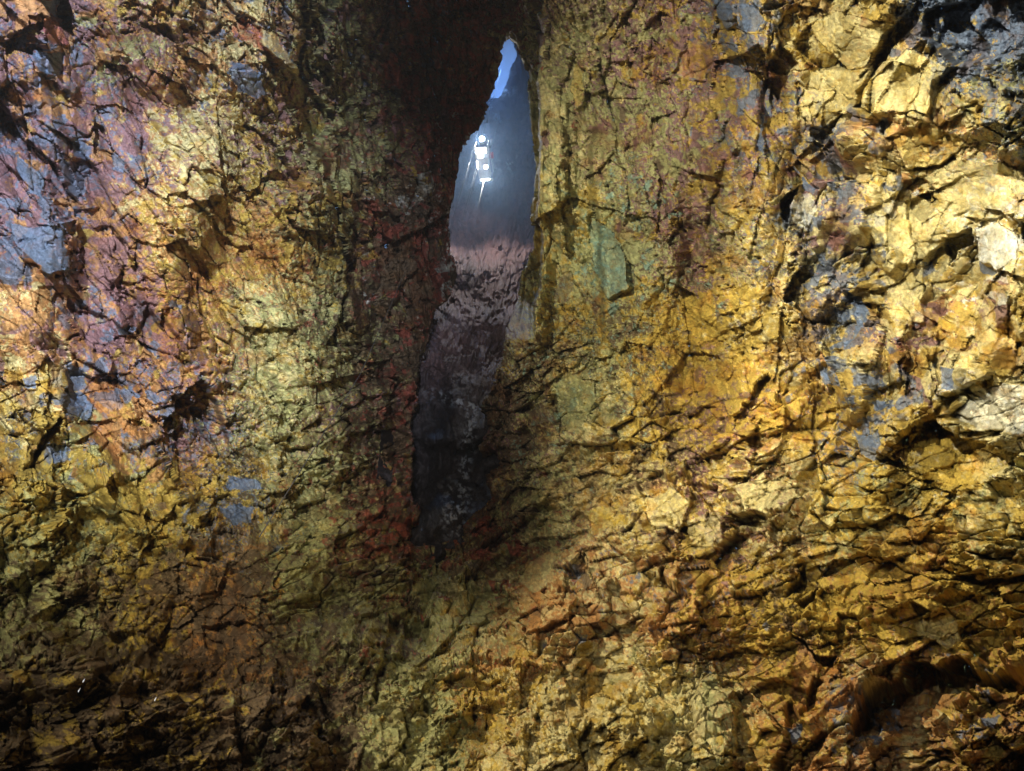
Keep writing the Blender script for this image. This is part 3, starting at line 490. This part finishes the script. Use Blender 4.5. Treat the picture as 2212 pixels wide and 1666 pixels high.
# ------------------------------------------------------------------ the lift
def tag(o, label, cat, group=None):
    o["label"] = label; o["category"] = cat
    if group: o["group"] = group
    return o
class MB:
    def __init__(self): self.v = []; self.f = []
    def box(self, c, s, rz=0.):
        n = len(self.v); cx, cy, cz = c; sx, sy, sz = (t/2 for t in s); cr, sr = math.cos(rz), math.sin(rz)
        for a in (-1, 1):
            for b in (-1, 1):
                for d in (-1, 1): x, y = a*sx, b*sy; self.v.append((cx+x*cr-y*sr, cy+x*sr+y*cr, cz+d*sz))
        self.f += [tuple(n+i for i in t) for t in ((0, 1, 3, 2), (4, 6, 7, 5), (0, 4, 5, 1), (2, 3, 7, 6), (0, 2, 6, 4), (1, 5, 7, 3))]; return self
    def tube(self, pts, r, k=8):
        pts = [Vector(p) for p in pts]; n0 = len(self.v)
        for i, p in enumerate(pts):
            t = (pts[min(i+1, len(pts)-1)]-pts[max(i-1, 0)]).normalized(); a = t.orthogonal().normalized(); b = t.cross(a); rr = r[i] if isinstance(r, (list, tuple)) else r
            for j in range(k): an = 2*math.pi*j/k; self.v.append(tuple(p+(a*math.cos(an)+b*math.sin(an))*rr))
        for i in range(len(pts)-1):
            for j in range(k): a0 = n0+i*k+j; a1 = n0+i*k+(j+1) % k; self.f.append((a0, a1, a1+k, a0+k))
        self.f.append(tuple(n0+j for j in range(k))[::-1]); self.f.append(tuple(n0+(len(pts)-1)*k+j for j in range(k))); return self
    def build(self, name, m, parent=None, bevel=0.):
        me = bpy.data.meshes.new(name); me.from_pydata(self.v, [], self.f); me.materials.append(m); o = bpy.data.objects.new(name, me); S.collection.objects.link(o); o.parent = parent
        if bevel: b = o.modifiers.new("bevel", 'BEVEL'); b.width = bevel; b.segments = 2
        return o
STEEL = mat("galvanised_steel", (.62, .62, .58), .45, .3); ALU = mat("worn_aluminium_floor", (.55, .48, .36), .6, .0, 3.); DARK = mat("black_rubber", (.04, .04, .045), .7)
RED = mat("red_paint", (.6, .05, .04), .4); LENS = mat("lamp_lens", (1, 1, 1), .3, 0, 1, emis=(1., .97, .9), estr=6.); CABLE = mat("steel_rope", (.12, .12, .12), .6, .1); WHITE = mat("white_panel", (.8, .8, .76), .5)
ZL = 68.0
def atz(px, py, z): r = ray(px, py); return r*(z/r[2])
e0 = atz(1038.5, 318, ZL); e1 = atz(1047.5, 388, ZL); ax = e1-e0; LEN = float(np.linalg.norm(ax)); rzl = math.atan2(ax[1], ax[0])
lift = bpy.data.objects.new("lift_platform", None); S.collection.objects.link(lift); lift.location = e0; lift.rotation_euler = (0, 0, rzl)
tag(lift, "open steel lift platform with blazing white lamps hanging on cables below the cave mouth", "lift")
# local: x along the platform (towards the viewer), y across (image right is +y or -y), z up
yv = np.array([-math.sin(rzl), math.cos(rzl), 0]); SG = 1.0 if yv.dot(RT) > 0 else -1.0
def Lp(x, y, z): return (x, SG*y, z)
W0, W1 = .62, .50
def wid(x): return W0+(W1-W0)*x/LEN
for k in range(3):
    x0, x1 = LEN*k/3+.04, LEN*(k+1)/3-.04; xm = (x0+x1)/2
    m = MB().box(Lp(xm, 0, 0), (x1-x0, 2*wid(xm)-.1, .04))
    for t in range(5): m.box(Lp(xm, (-.8+.4*t)*wid(xm)*.9, -.035), (x1-x0-.06, .03, .03))
    m.build("floor_panel", WHITE if k == 0 else ALU, lift, .006)
m = MB()
for s_ in (-1, 1):
    m.tube([Lp(0, s_*W0, 0), Lp(LEN, s_*W1, 0)], .05); m.tube([Lp(0, s_*W0, 1.1), Lp(LEN, s_*W1, 1.1)], .03); m.tube([Lp(0, s_*W0, .55), Lp(LEN, s_*W1, .55)], .022)
    for k in range(4): x = LEN*k/3; m.tube([Lp(x, s_*wid(x), 0), Lp(x, s_*wid(x), 1.1)], .03)
for k in range(4): x = LEN*k/3; m.tube([Lp(x, -wid(x), -.01), Lp(x, wid(x), -.01)], .045)
m.build("railing", STEEL, lift)
for x, w_, h_ in ((0., W0, 2.1), (LEN, W1, 2.1)):
    h = MB().tube([Lp(x, -w_, 0), Lp(x, -w_, h_), Lp(x, w_, h_), Lp(x, w_, 0)], .05); h.box(Lp(x, 0, h_-.25), (.28, .34, .5)); hm = h.build("hoist_frame", STEEL, lift)
    MB().tube([Lp(x, -.14, h_+.1), Lp(x, .14, h_+.1)], .16, 14).build("pulley", DARK, hm)
b = MB()
for k in range(5): b.box(Lp(LEN+.06, -W1+.12+k*(2*W1-.1)/4*1.15, -.02+.05*(k % 2)), (.26, .26, .20))
b.build("bumper", WHITE, lift, .04)
MB().box(Lp(.15, W0+.22, 1.7), (.14, .20, 3.0)).build("side_post", DARK, lift, .01)
MB().tube([Lp(LEN*.36, W1+.16, 1.0), Lp(LEN*.36, W1+.52, 1.0)], .30, 16).build("cable_drum", RED, lift)
g = MB().tube([Lp(.1, -W0, .1), Lp(.25, -W0-.25, -.2), Lp(.55, -W0-.3, -.45)], .025); g.box(Lp(.6, -W0-.3, -.5), (.22, .1, .12)); g.build("guide_arm", STEEL, lift)
c_ = MB()
for k in range(14): t = k/13; c_.box(Lp(LEN-.12-.45*t, W1+.30+.22*t, .35+.75*t), (.09, .2, .045), .3)
c_.build("chain", DARK, lift)
MB().tube([Lp(0.0, W1+.22, .1), Lp(LEN*.9, W1+.34, .9)], .03).tube([Lp(0.05, W1+.3, .6), Lp(LEN*.8, W1+.4, 1.3)], .02).build("guide_rail", STEEL, lift)
def lamp(x, y, z, r, e, bx=None):
    if bx:
        h = MB().box(Lp(x, y, z+.06), (bx[0]+.06, bx[1]+.06, .1)).build("lamp", DARK, lift, .01); MB().box(Lp(x, y, z-.01), (bx[0], bx[1], .04)).build("lens", LENS, h)
    else:
      h = MB().tube([Lp(x, y, z+.22), Lp(x, y, z+.06), Lp(x, y, z)], [r*.5, r*1.05, r*1.12], 18).build("lamp", DARK, lift)
      MB().tube([Lp(x, y, z), Lp(x, y, z-.03)], r, 18).build("lens", LENS, h)
    p = Vector(e0)+Matrix.Rotation(rzl, 3, 'Z')@Vector(Lp(x, y, z-.15))
    o = light("lamp_light", 'SPOT', p, e*E0*.20, (1., .95, .88), spot_size=math.radians(165), spot_blend=.8, shadow_soft_size=r); aim(o, Vector(P(1075, 700, 50))-p)
def Wp0(x, y, z): return Vector(e0)+Matrix.Rotation(rzl, 3, 'Z')@Vector(Lp(x, y, z))
lamp(-.1, -.05, 2.7, .25, 5000); lamp(.28, -.02, -.14, .3, 6000, (.5, .95)); lamp(.8, -.1, -.14, .15, 2500, (.3, .5)); lamp(LEN*.60, .24, -.14, .2, 7000)
lamp(LEN*.52, -.52, -.1, .10, 1500, (.75, .1)); lamp(LEN*.99, -.2, -.16, .1, 3500, (.13, .35)); lamp(LEN*.99, .27, -.16, .1, 3500, (.13, .4))

tp = Wp0(-.1, -.05, 2.2); light("top_lamp_glow", 'POINT', tp, 3000*E0, (.92, .95, 1.), shadow_soft_size=.2)
def cable(pts, r, label, group="steel cables strung down the shaft"):
    p0 = Vector(pts[0]); o = MB().tube([Vector(p)-p0 for p in pts], r, 6).build("steel_cable", CABLE); o.location = p0; return tag(o, label, "cable", group)
R3 = Matrix.Rotation(rzl, 3, 'Z')
def Wp(x, y, z): return Vector(e0)+R3@Vector(Lp(x, y, z))
def up(p, z): return Vector((p[0], p[1], z))
a = Wp(0, -.1, 2.4); cable([a, up(a, 112)], .04, "bright hoist cable running from the far end of the lift up to the cave mouth")
a = Wp(LEN, 0, 2.4); cable([a, up(a, 104)], .03, "right hand hoist cable rising from the near end of the lift")
a = Wp(LEN+.1, -.1, -.05); cable([a, up(a, 64), up(a, 60)], [.05, .03, .015], "rope hanging straight down from the near end of the lift")
a = atz(1006, 380, 62); cable([up(a, 72), a, up(a, 50)], .017, "thin guide cable left of the lift, nearest to the left wall")
a = atz(1024, 380, 64); cable([up(a, 66), a, up(a, 52)], .014, "left cable of the close pair hanging beside the lift")
a = atz(1028, 380, 64); cable([up(a, 66), a, up(a, 53)], .014, "right cable of the close pair hanging beside the lift")
cable([P(1024, 263, 84), P(1004, 307, 76), P(983, 354, 69), P(905, 520, 52), P(778, 809, 31), P(700, 935, 24.5), P(629, 1050, 20), P(560, 1160, 17)], .014, "long slanting stay cable crossing the left wall from the shaft down")
# dripping water
WATER = mat("water", (.85, .88, .95), .05); WATER.node_tree.nodes["Principled BSDF"].inputs["Specular IOR Level"].default_value = 1.
for px, py, lab in ((179, 1474, "upper glinting water drop of a falling pair at lower left"), (169, 1495, "lower glinting water drop of a falling pair at lower left"), (334, 1514, "single water drop falling before the dark lower wall")):
    p = Vector(P(px, py, 6.)); o = MB().tube([(0, 0, .028), (0, 0, .014), (0, 0, 0.004), (0, 0, -.002)], [.0008, .0035, .0045, .002], 8).build("water_drop", WATER); o.location = p; tag(o, lab, "water drop", "falling water drops")
# cave floor
fl = MB(); N_ = 48
import random; random.seed(4)
for i in range(N_+1):
    for j in range(N_+1): fl.v.append(((i/N_-.5)*70, (j/N_-.5)*70, -1.7+random.uniform(-.25, .12)))
for i in range(N_):
    for j in range(N_): fl.f.append((i*(N_+1)+j, (i+1)*(N_+1)+j, (i+1)*(N_+1)+j+1, i*(N_+1)+j+1))
flo = fl.build("cave_floor", mat("rubble_floor", (.12, .09, .05), .9)); flo["kind"] = "structure"
# air
hm = bpy.data.materials.new("moist_air"); hm.use_nodes = True; n = hm.node_tree.nodes; l = hm.node_tree.links
for q in list(n): n.remove(q)
ou = n.new("ShaderNodeOutputMaterial"); pv = n.new("ShaderNodeVolumePrincipled"); pv.inputs["Color"].default_value = (.9, .93, 1, 1); pv.inputs["Density"].default_value = HAZE; pv.inputs["Anisotropy"].default_value = .3
l.new(pv.outputs[0], ou.inputs["Volume"])
if HAZE:
    pass
mm = hm.copy(); mm.name = "blue_mist"; pm = [q for q in mm.node_tree.nodes if q.type == 'PRINCIPLED_VOLUME'][0]; pm.inputs["Density"].default_value = MIST; pm.inputs["Color"].default_value = (.38, .62, 1, 1)
mi = MB().box((-2, 26, 86), (24, 42, 66)).build("shaft_mist", mm); mi["kind"] = "stuff"
if HAZE:
    hz = MB().box((0, 0, 70), (220, 220, 148)).build("haze", hm); hz["kind"] = "stuff"
